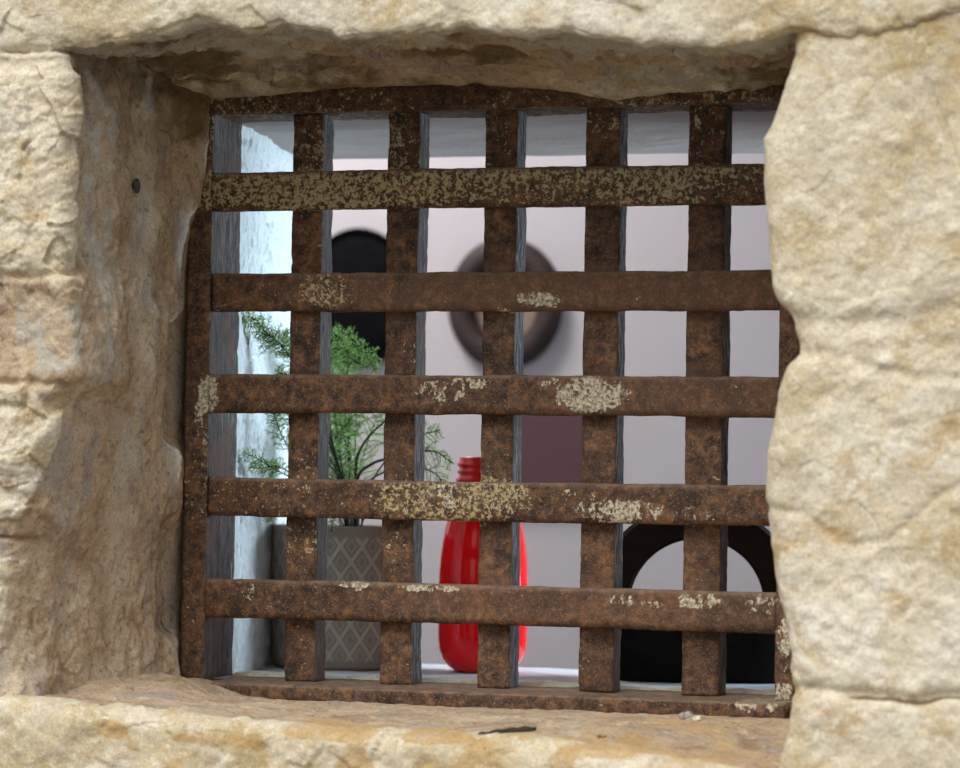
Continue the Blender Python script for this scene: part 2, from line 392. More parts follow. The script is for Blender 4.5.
j2 = jl([(770, 350), (830, 356), (880, 372), (960, 378), (1100, 380)], .005, 2)
j3 = jl([(770, 688), (830, 692), (900, 700), (960, 700), (1100, 700)], .006, 3)
jm = jl([(770, 334), (850, 340), (960, 345)], .022, 5)
j4 = jl([(760, 506), (800, 512), (850, 545), (890, 540), (960, 480), (1000, 470)], .004, 6)
fac = facets(P + fbm(P, 12, 2, 5)[..., None] * .014, 15, 11, .5); fac2 = facets(P + fbm(P, 30, 2, 8)[..., None] * .006, 55, 12, .5)
disp = front * (.0028 * fbm(P, 6, 4, 21) + .0009 * fac + .0004 * fac2 + .0013 * fbm(P, 35, 5, 22) + .0010 * fbm(P, 110, 3, 23) + .0009 * ridged(P + fbm(P, 9, 2, 3)[..., None] * .03, 13, 4, 25)) * sm(.50, .58, X) + .001 * fbm(P, 40, 4, 22)
disp -= .004 * j1 + .003 * j2 + .005 * j3 + .004 * jm + .0018 * j4
disp -= .004 * np.exp(-((X - np.interp(Z, [.20, .30], [at(960, 150, YF)[0], at(915, 110, YF)[0]])) / .003) ** 2) * sm(.19, .20, Z) * sm(.285, .27, Z)
tone = .06 + .30 * jm + .15 * j3
ochre = .16 + .18 * fbm(P, 7, 3, 33) + .25 * blob(P, at(800, 545, YF), (.05, .3, .03), .3) + .25 * sm(.29, .33, Z)
for u, v, ru, rv, k_ in [(930, 140, 34, 26, .25), (905, 440, 50, 34, .28), (880, 235, 26, 50, .2), (860, 745, 60, 30, .35), (810, 205, 26, 30, .2), (800, 455, 18, 40, .22), (940, 600, 40, 60, .15)]:
    ochre = ochre + .8 * k_ * fp(u, v, ru, rv, .5, int(u))
grime_shade = .0 + .20 * j3 + .10 * j1 + .7 * jl([(860, 699), (960, 702), (1200, 702)], .0022, 3) * sm(.60, .63, X)
pale = .18 + .1 * fbm(P, 9, 2, 35)
wr = grid_obj('wall_right', P + N * disp[..., None], MASON, {'tone': tone, 'ochre': ochre, 'grime_shade': grime_shade, 'pale': pale}, flip=False)
tag(wr, 'pale cream limestone blocks with a rounded chipped edge right of the grille', kind='structure')

# --- lintel: front face, broken lower arris, rough soffit back to the frame head
lip_px = [(-300, 46), (-80, 48), (0, 50), (40, 50), (80, 46), (130, 45), (170, 38), (195, 30), (215, 34), (240, 42), (262, 41), (278, 33), (292, 40), (330, 44), (390, 46), (430, 40), (462, 34), (480, 36), (520, 44), (545, 42), (562, 38), (590, 50), (640, 54), (700, 56), (740, 50), (765, 40), (790, 34), (820, 42), (850, 42), (880, 36), (920, 26), (960, 18), (1010, 12), (1200, 12)]
xs = nonuni([(-1.4, -.30, 24), (-.30, .80, 560), (.80, 2.2, 30)])
YL = YF - .006
lx = np.array([at(u, v, YL)[0] for u, v in lip_px]); lz = np.array([at(u, v - (2 + 5 * (150 < u < 720)), YL)[2] for u, v in lip_px])
zl = np.interp(xs, lx, lz)
head_px = [(200, 101), (240, 98), (300, 92), (350, 88), (400, 86), (480, 86), (540, 89), (580, 94), (615, 101), (640, 96), (700, 92), (740, 90), (800, 86)]
hx = np.array([at(u, v, 0)[0] for u, v in head_px]); hz = np.array([at(u, v, -.004)[2] for u, v in head_px])
zh = np.interp(xs, hx, hz)
T = nonuni([(0, 1, 10), (1, 2, 75), (2, 3, 34), (3, 4, 200), (4, 5, 12)])
cols = []
for t in T:
    f = np.full_like
    A = np.stack([xs, f(xs, YL), f(xs, 1.4)], -1); B = np.stack([xs, f(xs, YL), f(xs, .46)], -1)
    Cn = np.stack([xs, f(xs, YL), zl], -1); C1 = np.stack([xs, f(xs, YL), zl + .010], -1)
    E = np.stack([xs, f(xs, -.006), zh], -1); G = np.stack([xs, f(xs, .09), zh + .006], -1)
    d2 = E - Cn; C2 = Cn + d2 * .05
    if t <= 1: p = A + (B - A) * t
    elif t <= 2: p = B + (C1 - B) * (t - 1)
    elif t <= 3: s = t - 2; p = C1 * (1 - s) ** 2 + 2 * Cn * s * (1 - s) + C2 * s * s
    elif t <= 4: p = C2 + (E - C2) * (t - 3)
    else: p = E + (G - E) * (t - 4)
    cols.append(p)
P = path_grid(cols); N = normals(P)
if N[40, 300, 1] > 0: N = -N
X, Y, Z = P[..., 0], P[..., 1], P[..., 2]
front = sm(-.262, -.272, Y); und = 1 - front
fac = facets(P + fbm(P, 14, 2, 5)[..., None] * .012, 18, 21, .5); fac2 = facets(P + fbm(P, 30, 2, 8)[..., None] * .006, 60, 22, .5)
lipm = np.exp(-((Z - np.interp(X, lx, lz)) / .010) ** 2)
disp = front * (.0025 * fbm(P, 7, 4, 41) + .0016 * fac + .0006 * fac2 + .0016 * fbm(P, 40, 5, 4) + .0010 * fbm(P, 130, 3, 6)) * (1 - .6 * lipm)
disp += lipm * (.0045 * fbm(P, 22, 4, 48) + .0024 * fbm(P, 80, 3, 49) - .003)
mid = sm(-.26, -.22, Y) * sm(-.008, -.04, Y)
disp += und * mid * (.0024 * ridged(P + fbm(P, 12, 2, 5)[..., None] * .02, 40, 3, 55, (.6, 1, 1)) + .0070 * facets(P * np.array([.6, 1, 1]) + fbm(P, 20, 2, 8)[..., None] * .01, 34, 23, .55) + .0025 * facets(P * np.array([.6, 1, 1]), 85, 24, .5) + .010 * fbm(P, 8, 4, 44, st=(.7, 1, 1)) + .0016 * fbm(P, 60, 4, 45))
disp += und * mid * -.012
disp += und * sm(.02, -.01, Y) * .0015 * fbm(P, 60, 3, 46)
disp += front * .007 * sm(-.04, -.10, X)
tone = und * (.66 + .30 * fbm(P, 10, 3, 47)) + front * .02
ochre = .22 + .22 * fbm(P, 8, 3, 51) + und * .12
grime_shade = und * (.24 + .30 * sm(-.20, -.08, Y) + .62 * fbm(P, 11, 4, 52) + .25 * sm(.0, -.12, X) - .28 * sm(.30, .42, X)) + front * .55 * np.exp(-((Z - np.interp(X, lx, lz)) / .009) ** 2) * sm(.0, .7, fbm(P, 14, 3, 53) + .1)  # dirt plus painted shade, deepening towards the back and left corner
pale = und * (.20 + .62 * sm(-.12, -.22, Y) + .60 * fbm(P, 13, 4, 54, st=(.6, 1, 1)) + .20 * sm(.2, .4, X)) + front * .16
li = grid_obj('trim_1', P + N * disp[..., None], MASON, {'tone': tone, 'ochre': ochre, 'grime_shade': grime_shade, 'pale': pale}, flip=True)
tag(li, 'broad pale stone lintel with broken brown underside above the grille', kind='structure')

# --- sill: dusty top running forward from the frame, broken lip, pale front face
sil_px = [(-300, 700), (0, 700), (40, 706), (90, 712), (110, 706), (150, 716), (200, 722), (250, 726), (330, 730), (420, 736), (520, 740), (600, 750), (680, 766), (740, 782), (800, 800), (960, 830), (1200, 860)]
xs = nonuni([(-1.4, -.30, 24), (-.30, .80, 520), (.80, 2.2, 30)])
sx_ = np.array([at(u, v, YF)[0] for u, v in sil_px]); sz_ = np.array([at(u, v, YF)[2] for u, v in sil_px])
zl = np.interp(xs, sx_, sz_)
T = nonuni([(0, 1, 10), (1, 2, 170), (2, 3, 34), (3, 4, 70), (4, 5, 12)])
cols = []
for t in T:
    G = np.stack([xs, f(xs, .075), f(xs, -.2800)], -1); E = np.stack([xs, f(xs, -.042), f(xs, -.2755)], -1)
    Cn = np.stack([xs, f(xs, YF), zl + .002], -1); C1 = Cn + (E - Cn) * .10
    C2 = np.stack([xs, f(xs, YF - .002), zl - .014], -1)
    B = np.stack([xs, f(xs, YF - .004), f(xs, -.46)], -1); A = np.stack([xs, f(xs, YF - .004), f(xs, -1.3)], -1)
    if t <= 1: p = G + (E - G) * t
    elif t <= 2: p = E + (C1 - E) * (t - 1)
    elif t <= 3: s = t - 2; p = C1 * (1 - s) ** 2 + 2 * Cn * s * (1 - s) + C2 * s * s
    elif t <= 4: p = C2 + (B - C2) * (t - 3)
    else: p = B + (A - B) * (t - 4)
    cols.append(p)
P = path_grid(cols); N = normals(P)
if N[90, 300, 2] < 0: N = -N
X, Y, Z = P[..., 0], P[..., 1], P[..., 2]
top = sm(-.268, -.245, Y); face = 1 - top
fac = facets(P + fbm(P, 14, 2, 5)[..., None] * .012, 24, 31, .5); fac2 = facets(P + fbm(P, 30, 2, 8)[..., None] * .006, 66, 32, .5)
disp = face * (.004 * fbm(P, 9, 4, 61) + .0025 * fac + .0009 * fac2 + .0030 * fbm(P, 30, 5, 67) + .0012 * fbm(P, 110, 3, 68))
disp += top * sm(-.03, -.07, Y) * (.0032 * fbm(P, 14, 5, 62) + .0012 * fac2) + top * .0006 * fbm(P, 90, 3, 63)
disp += top * sm(-.045, -.10, Y) * .002 + top * .010 * sm(.04, -.10, X) * sm(.02, -.03, Y) * sm(-.22, -.10, Y) * (1 + .3 * fbm(P, 30, 3, 69)) + top * .009 * sm(-.02, -.07, X) * sm(.03, -.03, Y) * sm(-.20, -.10, Y)
tone = top * (.85 + .1 * fbm(P, 12, 3, 64)) * sm(-.262, -.235, Y + .012 * fbm(P, 18, 3, 60))
ochre = .22 + .2 * fbm(P, 10, 3, 65) + .38 * np.exp(-((Y + .255) / .03) ** 2) * sm(.66, .45, X) * sm(-.1, .05, X) + .35 * top * blob(P, at(720, 740, -.15), (.16, .12, .1), .2)
grime_shade = top * (.10 + .25 * fbm(P, 14, 3, 66)) + .35 * top * sm(-.08, -.04, Y)
for u, v, ru, rv, k_ in [(105, 728, 22, 14, .6), (190, 738, 34, 10, .45), (250, 742, 22, 10, .4), (330, 732, 60, 8, .35), (20, 745, 30, 16, .2), (600, 752, 40, 8, .4), (440, 738, 40, 6, .35)]:
    ochre = ochre + k_ * fp(u, v, ru, rv, .5, int(u))
grime_shade = grime_shade + .6 * fp(100, 722, 14, 12, .5, 3) + .4 * fp(190, 732, 26, 5, .5, 4) + .35 * fp(300, 735, 30, 4, .5, 4)
pale = face * .22 + .0 * X
si = grid_obj('trim_2', P + N * disp[..., None], MASON, {'tone': tone, 'ochre': ochre, 'grime_shade': grime_shade, 'pale': pale}, flip=False)
tag(si, 'dusty brown stone sill with a broken pale front edge below the grille', kind='structure')

# ------------------------------------------------------------------ interior shell
def stucco_mat(name, col, sc=70, bd=.004, var=.05):
    n = NT(name); k = n.noise(sc, 8, .6, dist=.8, st=(1, 1, .6)); k2 = n.noise(9, 4)
    c = n.mix(k2, tuple(x * (1 - var) for x in col), tuple(min(1, x * (1 + var)) for x in col))
    return n.done(c, .85, n.bump(n.noise(300, 4), .0006, .5, n.bump(k, bd, .9)), .3)
ST_W = stucco_mat('white_rough_plaster', (.76, .77, .77), 110, .006)
ST_P = stucco_mat('pinkish_room_plaster', (.575, .55, .56), 12, .001, .03)
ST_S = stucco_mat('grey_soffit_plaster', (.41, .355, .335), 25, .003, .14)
ST_G = stucco_mat('whitewashed_sill_plaster', (.62, .66, .70), 40, .002, .1)
YI = .43; ZI0 = -.266; ZI1 = .2955
xl0, xl1, xr0, xr1 = -.0782, -.152, .52, .66
# left splayed reveal of the inner side, real roughness
a0 = np.linspace(.069, YI, 220); zz = np.linspace(ZI0 - .02, ZI1 + .012, 330)
A_, Z_ = np.meshgrid(a0, zz, indexing='ij')
P = np.stack([xl0 + (xl1 - xl0) * (A_ - .075) / (YI - .075), A_, Z_], -1)
d = (.0022 * fbm(P, 30, 4, 71) + .0022 * facets(P + fbm(P, 60, 2, 3)[..., None] * .006, 70, 71, .5) + .0018 * ridged(P + fbm(P, 30, 2, 4)[..., None] * .012, 85, 3, 72)) * sm(.072, .10, P[..., 1])
P[..., 0] += d
tag(grid_obj('wall_inner_left', P, ST_W, flip=True), 'rough white plastered inner reveal seen through the left openings', kind='structure')
def quad(name, pts, mat, label, n=1):
    o = new_obj(name, pts, [tuple(range(len(pts)))], mat, smooth=False); return tag(o, label, kind='structure')
quad('wall_inner_right', [(xr0, .07, ZI0 - .02), (xr0, .07, ZI1 + .02), (xr1, YI, ZI1 + .02), (xr1, YI, ZI0 - .02)], ST_W, 'white plastered inner reveal on the right')
# soffit slab and inner sill slab
xs = np.linspace(-.2, .72, 150); ys = np.linspace(.064, YI, 60)
X_, Y_ = np.meshgrid(xs, ys, indexing='ij')
P = np.stack([X_, Y_, ZI1 + .003 * fbm(np.stack([X_, Y_, X_ * 0], -1), 9, 4, 73, st=(.5, 1, 1))], -1)
P[:, -1, 2] += .0
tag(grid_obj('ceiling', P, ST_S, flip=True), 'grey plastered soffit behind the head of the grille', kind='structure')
P = np.stack([X_, Y_, ZI0 + .0008 * fbm(np.stack([X_, Y_, X_ * 0], -1), 20, 4, 74)], -1)
tag(grid_obj('trim_3', P, ST_G, flip=False), 'whitewashed inner sill the pot and bottle stand on', kind='structure')
# inside face of the thick wall round the opening, and the room box
XR0, XR1, YB, ZR0, ZR1 = -1.5, 1.75, 1.53, -1.25, 1.35
v = [(XR0, YI, ZR0), (XR1, YI, ZR0), (XR1, YI, ZR1), (XR0, YI, ZR1), (xl1, YI, ZI0), (xr1, YI, ZI0), (xr1, YI, ZI1), (xl1, YI, ZI1)]
o = new_obj('wall_front', v, [(0, 1, 5, 4), (1, 2, 6, 5), (2, 3, 7, 6), (3, 0, 4, 7)], ST_P, smooth=False); tag(o, 'inside face of the thick wall', kind='structure')
tag(box('wall_back', (XR0, YB, ZR0), (XR1, YB + .1, ZR1), ST_P), 'pinkish grey plaster wall at the back of the room', kind='structure')
tag(box('wall_room_left', (XR0 - .1, YI, ZR0), (XR0, YB, ZR1), ST_P), kind='structure')
tag(box('wall_room_right', (XR1, YI, ZR0), (XR1 + .1, YB, ZR1), ST_P), kind='structure')
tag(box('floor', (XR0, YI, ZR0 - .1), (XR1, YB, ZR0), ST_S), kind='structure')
tag(box('ceiling_room', (XR0, YI, ZR1), (XR1, YB, ZR1 + .1), ST_P), kind='structure')

# ------------------------------------------------------------------ iron grille
grille = empty('window_grille', (.21, .02, -.26), 'large rusted iron window grille of crossed flat bars set in the stone opening', 'grille')
GO = np.array([.21, .02, -.26])
paint_px = [  # white or cream paint left on the bars: u, v, ru, rv, strength
    (540, 299, 30, 9, 1.), (590, 394, 44, 22, 1.), (560, 386, 30, 9, .7), (440, 391, 34, 14, .62), (470, 383, 30, 7, .7), (455, 498, 60, 20, .55),
    (620, 511, 56, 14, .8), (700, 515, 40, 12, .5), (430, 588, 40, 5, .9), (355, 585, 22, 5, .9), (245, 590, 18, 12, .6), (700, 601, 26, 9, .9), (622, 600, 16, 8, .8),
    (650, 604, 16, 6, .7), (760, 604, 24, 12, .5), (208, 395, 14, 24, 1.), (200, 410, 10, 34, .7), (330, 292, 22, 16, .5), (405, 355, 14, 18, .5), (700, 118, 18, 18, .5),
    (607, 120, 18, 16, .45), (786, 640, 12, 22, 1.), (770, 700, 30, 12, .9), (785, 665, 12, 12, .4), (735, 392, 16, 16, .4), (780, 692, 14, 14, .8), (385, 547, 14, 8, .5),
    (300, 484, 30, 8, .5), (345, 505, 16, 8, .4), (205, 445, 6, 60, .35), (503, 310, 10, 6, .7), (310, 400, 14, 12, .35), (560, 500, 50, 18, .3)]
def bar_attrs(P):
    X, Y, Z = P[..., 0], P[..., 1], P[..., 2]
    fr = sm(.03, .012, Y)
    paint = np.zeros_like(X)
    for u, v, ru, rv, s in paint_px:
        c = at(u, v, 0); q = np.sqrt(((X - c[0]) / (ru * .98e-3)) ** 2 + ((Z - c[2]) / (rv * .98e-3)) ** 2)
        paint = np.maximum(paint, s * (1 - sm(.55, 1.15, q)))
    b1 = sm(.195, .203, Z) * sm(.242, .235, Z)
    speck = .24 + .22 * fbm(P, 7, 3, 81) + .42 * b1 + .26 * sm(.20, .27, Z)
    speck = speck + .10 * sm(.16, .02, X) + .38 * blob(P, at(455, 498, 0), (.085, .5, .03), .2) + .22 * blob(P, at(330, 290, 0), (.035, .5, .02)) - .10 * blob(P, at(540, 291, 0), (.2, .5, .03)) - .10 * sm(.4, .2, X) * sm(-.05, -.2, Z)
    speck = np.minimum(speck, .70 + .06 * fbm(P, 20, 3, 82))
    green = sm(.22, .28, Z) * .75 + b1 * sm(.1, .4, X) * .6
    lite = blob(P, at(600, 291, 0), (.3, .5, .03), .3) * .7 + blob(P, at(680, 398, 0), (.15, .5, .03), .3) * .5 + .4 * blob(P, at(600, 600, 0), (.25, .5, .03))
    return {'warm_shade': sm(.30, -.02, X) * (.85 + .5 * fbm(P, 8, 3, 83)), 'paint': paint * fr * .9, 'speck': speck, 'green': green, 'lite': lite}
def bar(name, axis, c, half, lo, hi, label=None, sides=False, rnd=.0025, seed=0, disp=.0007, bend=0., step=.0026, zend=None):
    """flat bar along axis ('x' or 'z'); c = centre of section, half = half sizes (a, b) across; section plane: x-bar (Y,Z), z-bar (X,Y)"""
    ha, hb = half; pr = []; nr = []
    def line(p, q, n, nrm):
        for i in range(n): t = i / n; pr.append((p[0] + (q[0] - p[0]) * t, p[1] + (q[1] - p[1]) * t)); nr.append(nrm)
    na = max(3, int(2 * ha / .003)); nb = max(3, int(2 * hb / .003)); r = rnd
    line((-ha + r, -hb), (ha - r, -hb), na, (0, -1)); pr.append((ha - r * .3, -hb + r * .3)); nr.append((.7, -.7))
    line((ha, -hb + r), (ha, hb - r), nb, (1, 0)); pr.append((ha - r * .3, hb - r * .3)); nr.append((.7, .7))
    line((ha - r, hb), (-ha + r, hb), na, (0, 1)); pr.append((-ha + r * .3, hb - r * .3)); nr.append((-.7, .7))
    line((-ha, hb - r), (-ha, -hb + r), nb, (-1, 0)); pr.append((-ha + r * .3, -hb + r * .3)); nr.append((-.7, -.7))
    pr = np.array(pr); nr = np.array(nr); L = np.linspace(lo, hi, max(4, int((hi - lo) / step)))
    S = np.zeros((len(L), len(pr), 3)); Nn = np.zeros_like(S)
    if axis == 'x':
        S[..., 0] = L[:, None]; S[..., 1] = c[0] + pr[None, :, 0]; S[..., 2] = c[1] + pr[None, :, 1]; Nn[..., 1] = nr[None, :, 0]; Nn[..., 2] = nr[None, :, 1]
        S[..., 2] += bend * np.sin((L - lo) / (hi - lo) * math.pi)[:, None]
    else:
        S[..., 2] = L[:, None]; S[..., 0] = c[0] + pr[None, :, 0]; S[..., 1] = c[1] + pr[None, :, 1]; Nn[..., 0] = nr[None, :, 0]; Nn[..., 1] = nr[None, :, 1]
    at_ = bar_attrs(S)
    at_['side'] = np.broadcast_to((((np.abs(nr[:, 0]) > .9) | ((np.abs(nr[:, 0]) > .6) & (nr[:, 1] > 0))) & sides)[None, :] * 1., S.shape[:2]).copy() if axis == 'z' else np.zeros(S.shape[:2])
    at_['dust'] = np.broadcast_to(((nr[:, 1] > .6) * 1.)[None, :], S.shape[:2]).copy() if axis == 'x' else np.zeros(S.shape[:2])
    dd = disp * fbm(S, 26, 4, 90 + seed) + disp * .5 * fbm(S, 140, 3, 60 + seed) + disp * 1.0 * at_['side'] * fbm(S, 60, 3, 77, st=(1, 1, .25))
    edge = np.array([abs(n[0]) > .5 and abs(n[1]) > .5 for n in nr])[None, :]
    dd = dd - edge * .0008 * np.clip(fbm(S, 60, 3, 33 + seed) - .1, 0, 1) * 2
    Q = S + Nn * dd[..., None] - GO
    o = grid_obj(name, Q, RUST, at_, parent=grille, wrap=True, caps=True)
    if label: o['label'] = label
    return o
# frame
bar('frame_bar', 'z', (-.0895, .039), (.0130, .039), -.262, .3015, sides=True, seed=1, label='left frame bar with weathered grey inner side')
bar('frame_bar', 'z', (.505, .036), (.0110, .036), -.262, .2935, sides=True, seed=2, label='right frame bar with patches of white paint')
bar('frame_bar', 'x', (.034, .3070), (.036, .0130), -.095, .5135, seed=3, disp=.0010, bend=0., label='dark head bar of the frame')
bar('frame_bar', 'x', (.016, -.2705), (.061, .0085), -.062, .5135, seed=4, disp=.0008, label='broad flat bottom bar of the frame')
ztops = [.2364, .1376, .0374, -.0635, -.1634]
labs = ['cross bar speckled with yellowish paint', 'smooth brown cross bar', None, 'cross bar with pale flaking paint', None]
for i, zt in enumerate(ztops):
    bar('cross_bar', 'x', (.0085, zt - .0187), (.0088, .0190), -.0765 + .002 * (i % 2), .4945, seed=10 + i, rnd=.0042, bend=[.0008, -.0006, .0006, -.0010, .0004][i], label=labs[i])
ws = [.0325, .0335, .0335, .0345, .0365]
for i in range(5):
    x0 = .1 * i + [.0012, .0, -.0005, .0005, .0012][i]
    bar('upright_bar', 'z', (x0 + ws[i] / 2, .0325), (ws[i] / 2, .0165), -.2615, .2955, sides=True, seed=20 + i)

# rough mortar bed behind the bottom bar, over which the inner sill is seen
xs = np.linspace(-.075, .50, 260); ts = np.linspace(0, 1, 16)
X_, T_ = np.meshgrid(xs, ts, indexing='ij')
hb_ = .0095 + .0025 * fbm(np.stack([X_, X_ * 0, X_ * 0], -1), 18, 4, 91)
P = np.stack([X_, .064 + .045 * T_, -.268 + hb_ * np.sin(T_ * math.pi) ** .7 + .0009 * fbm(np.stack([X_, T_ * .05, X_ * 0], -1), 90, 3, 92) * np.sin(T_ * math.pi)], -1)
zero = np.zeros(P.shape[:2])
tag(grid_obj('trim_4', P, MASON, {'tone': zero + .35, 'ochre': zero + .35, 'grime_shade': zero + .35, 'pale': zero + .2}, flip=False), 'rough mortar bed behind the bottom frame bar', kind='structure')

# ------------------------------------------------------------------ things on the inner sill
def on_sill(u, v): return atz(u, v, ZI0)
# red bottle
pb = on_sill(483, 675); by = pb[1] + .046; bx = at(483, 600, by)[0]
def bottle():
    n = NT('red_glass')
    col = n.mix(n.step(n.noise(22, 4), .4, .7), (1.0, .006, .012), (.92, .003, .008))
    n.b.inputs['Transmission Weight'].default_value = .12; n.b.inputs['IOR'].default_value = 1.45
    n.b.inputs['Coat Weight'].default_value = .3; n.b.inputs['Coat Roughness'].default_value = .03
    n.b.inputs['Subsurface Weight'].default_value = .0
    mt = n.done(col, .10, n.bump(n.noise(30, 3), .0012, .35), .35)
    root = empty('glass_bottle', (bx, by, ZI0), 'bright red glass bottle with a ridged screw neck, standing right of the fern', 'bottle')
    prof = [(.0, .001), (.020, .001), (.029, .0015), (.036, .006), (.043, .014), (.0465, .024), (.0475, .034), (.0478, .06), (.0478, .088), (.0474, .104), (.0464, .120), (.0445, .136), (.0415, .152), (.0375, .168), (.0335, .183), (.0302, .195), (.0295, .201)]
    lathe('body', prof, mt, root, 72)
    neck = [(.0293, .196), (.0293, .201), (.0310, .2025), (.0310, .2050), (.0285, .2070), (.0275, .2095), (.0298, .2110), (.0298, .2130), (.0275, .2150), (.0275, .2175), (.0298, .2190), (.0298, .2208), (.0278, .2228), (.0278, .2262), (.0270, .2280), (.0235, .2280), (.0230, .2150), (.0, .2150)]
    lathe('screw_neck', neck, mt, root, 72)['label'] = 'ridged screw neck'
bottle()

# fern in a lattice pot
pp = on_sill(345, 672); py_ = pp[1] + .079; px_ = at(345, 600, py_)[0]
def pot():
    n = NT('lattice_ceramic'); rg = n.attr('ridge')
    c = n.mix(rg, n.mix(n.noise(30, 5), srgb(136, 120, 108), srgb(150, 136, 124)), srgb(178, 168, 156))
    mt = n.done(c, .55, n.bump(n.noise(200, 4), .0003, .4), .4)
    root = empty('potted_fern', (px_, py_, ZI0), 'feathery green fern in a grey lattice-patterned pot beside the white reveal', 'potted plant')
    H = .151; nth, nz = 480, 110
    th = np.linspace(0, 2 * math.pi, nth, endpoint=False); z = np.linspace(.004, H, nz)
    Th, Zz = np.meshgrid(th, z, indexing='xy'); Th = Th.reshape(nz, nth); Zz = Zz.reshape(nz, nth)
    a = Th * 22 / (2 * math.pi); b = Zz / .033
    l1 = np.abs(((a + b) % 1) - .5); l2 = np.abs(((a - b) % 1) - .5)
    rr = np.maximum(1 - sm(.07, .14, l1), 1 - sm(.07, .14, l2))
    dd = np.maximum(np.abs(l1), np.abs(l2)); inner = sm(.10, .0, np.abs(np.maximum(.5 - l1, .5 - l2) - .22))
    rr = np.maximum(rr, .6 * inner) * sm(.0, .006, Zz - .008) * sm(H - .008, H - .012, Zz)
    R0 = .0765 + .0035 * Zz / H + .0008 * rr
    P = np.stack([R0 * np.cos(Th), R0 * np.sin(Th), Zz], -1)
    bot = np.stack([.072 * np.cos(th), .072 * np.sin(th), 0 * th + .0005], -1)[None]; cen = bot * np.array([.0, .0, 1])
    rim1 = np.stack([.0790 * np.cos(th), .0790 * np.sin(th), 0 * th + H + .0018], -1)[None]
    rim2 = np.stack([.0745 * np.cos(th), .0745 * np.sin(th), 0 * th + H + .0010], -1)[None]
    ins = np.stack([.0735 * np.cos(th), .0735 * np.sin(th), 0 * th + H - .03], -1)[None]
    P = np.concatenate([cen, bot, P, rim1, rim2, ins], 0)
    rr = np.concatenate([np.zeros((2, nth)), rr, np.zeros((3, nth))], 0)
    grid_obj('pot', P, mt, {'ridge': rr}, parent=root, wrap=True, flip=True)
    so_ = plain('potting_soil', srgb(58, 44, 34), .95, 120, .4, .003)
    lathe('soil', [(.0, H - .010), (.03, H - .009), (.06, H - .012), (.0742, H - .014)], so_, root, 48)
    return root, H
fern, PH = pot()
stem_m = plain('dark_stem', srgb(34, 40, 26), .7, 200, .3)
def leaf_mat():
    n = NT('fern_needles'); k = n.noise(40, 4)
    c = n.ramp(k, [(.3, srgb(140, 172, 100)), (.5, srgb(186, 216, 140)), (.7, srgb(226, 244, 186))])
    n.b.inputs['Transmission Weight'].default_value = 0
    m_ = n.done(c, .6, None, .3)
    tr = n.t.nodes.new('ShaderNodeBsdfTranslucent'); n.lk(c, tr.inputs[0]); mx = n.t.nodes.new('ShaderNodeMixShader'); mx.inputs[0].default_value = .45
    n.lk(n.b.outputs[0], mx.inputs[1]); n.lk(tr.outputs[0], mx.inputs[2]); n.lk(mx.outputs[0], n.out.inputs[0])
    return m_
LEAF = leaf_mat()
FO = np.array([px_, py_, ZI0])
class FB:
    def __init__(s): s.v = []; s.f = []; s.mi = []
    def tube(s, pts, r0, r1, k=5):
        pts = [np.array(p, float) for p in pts]; base = len(s.v); n = len(pts)
        for i, p in enumerate(pts):
            t = pts[min(i + 1, n - 1)] - pts[max(i - 1, 0)]; t /= np.linalg.norm(t) + 1e-9
            a = np.cross(t, (0.3, .9, .2)); a /= np.linalg.norm(a) + 1e-9; b = np.cross(t, a); r = r0 + (r1 - r0) * i / (n - 1)
            for j in range(k):
                q = 2 * math.pi * j / k; s.v.append(p + a * r * math.cos(q) + b * r * math.sin(q))
        for i in range(n - 1):
            for j in range(k):
                s.f.append((base + i * k + j, base + i * k + (j + 1) % k, base + (i + 1) * k + (j + 1) % k, base + (i + 1) * k + j)); s.mi.append(0)
        s.f.append(tuple(base + j for j in range(k))[::-1]); s.mi.append(0); s.f.append(tuple(base + (n - 1) * k + j for j in range(k))); s.mi.append(0)
    def needle(s, p, d, L, wd):
        d = d / (np.linalg.norm(d) + 1e-9); a = np.cross(d, np.random.randn(3)); a /= np.linalg.norm(a) + 1e-9; b = np.cross(d, a)
        i = len(s.v); m_ = p + d * L * .45
        s.v += [p, m_ + a * wd, m_ + (-.5 * a + .85 * b) * wd, m_ + (-.5 * a - .85 * b) * wd, p + d * L]
        s.f += [(i, i + 1, i + 2), (i, i + 2, i + 3), (i, i + 3, i + 1), (i + 4, i + 2, i + 1), (i + 4, i + 3, i + 2), (i + 4, i + 1, i + 3)]; s.mi += [1] * 6
    def build(s, name, parent): return new_obj(name, s.v, s.f, [stem_m, LEAF], parent, smooth=False, fmat=s.mi)
def spline(ctrl, n):
    c = np.array(ctrl, float); c = np.vstack([2 * c[0] - c[1], c, 2 * c[-1] - c[-2]]); out = []
    m_ = len(c) - 3
    for i in range(n + 1):
        t = i / n * m_; k = min(int(t), m_ - 1); t -= k; p0, p1, p2, p3 = c[k:k + 4]
        out.append(.5 * (2 * p1 + (p2 - p0) * t + (2 * p0 - 5 * p1 + 4 * p2 - p3) * t * t + (3 * p1 - p0 - 3 * p2 + p3) * t ** 3))
    return np.array(out)
np.random.seed(11)
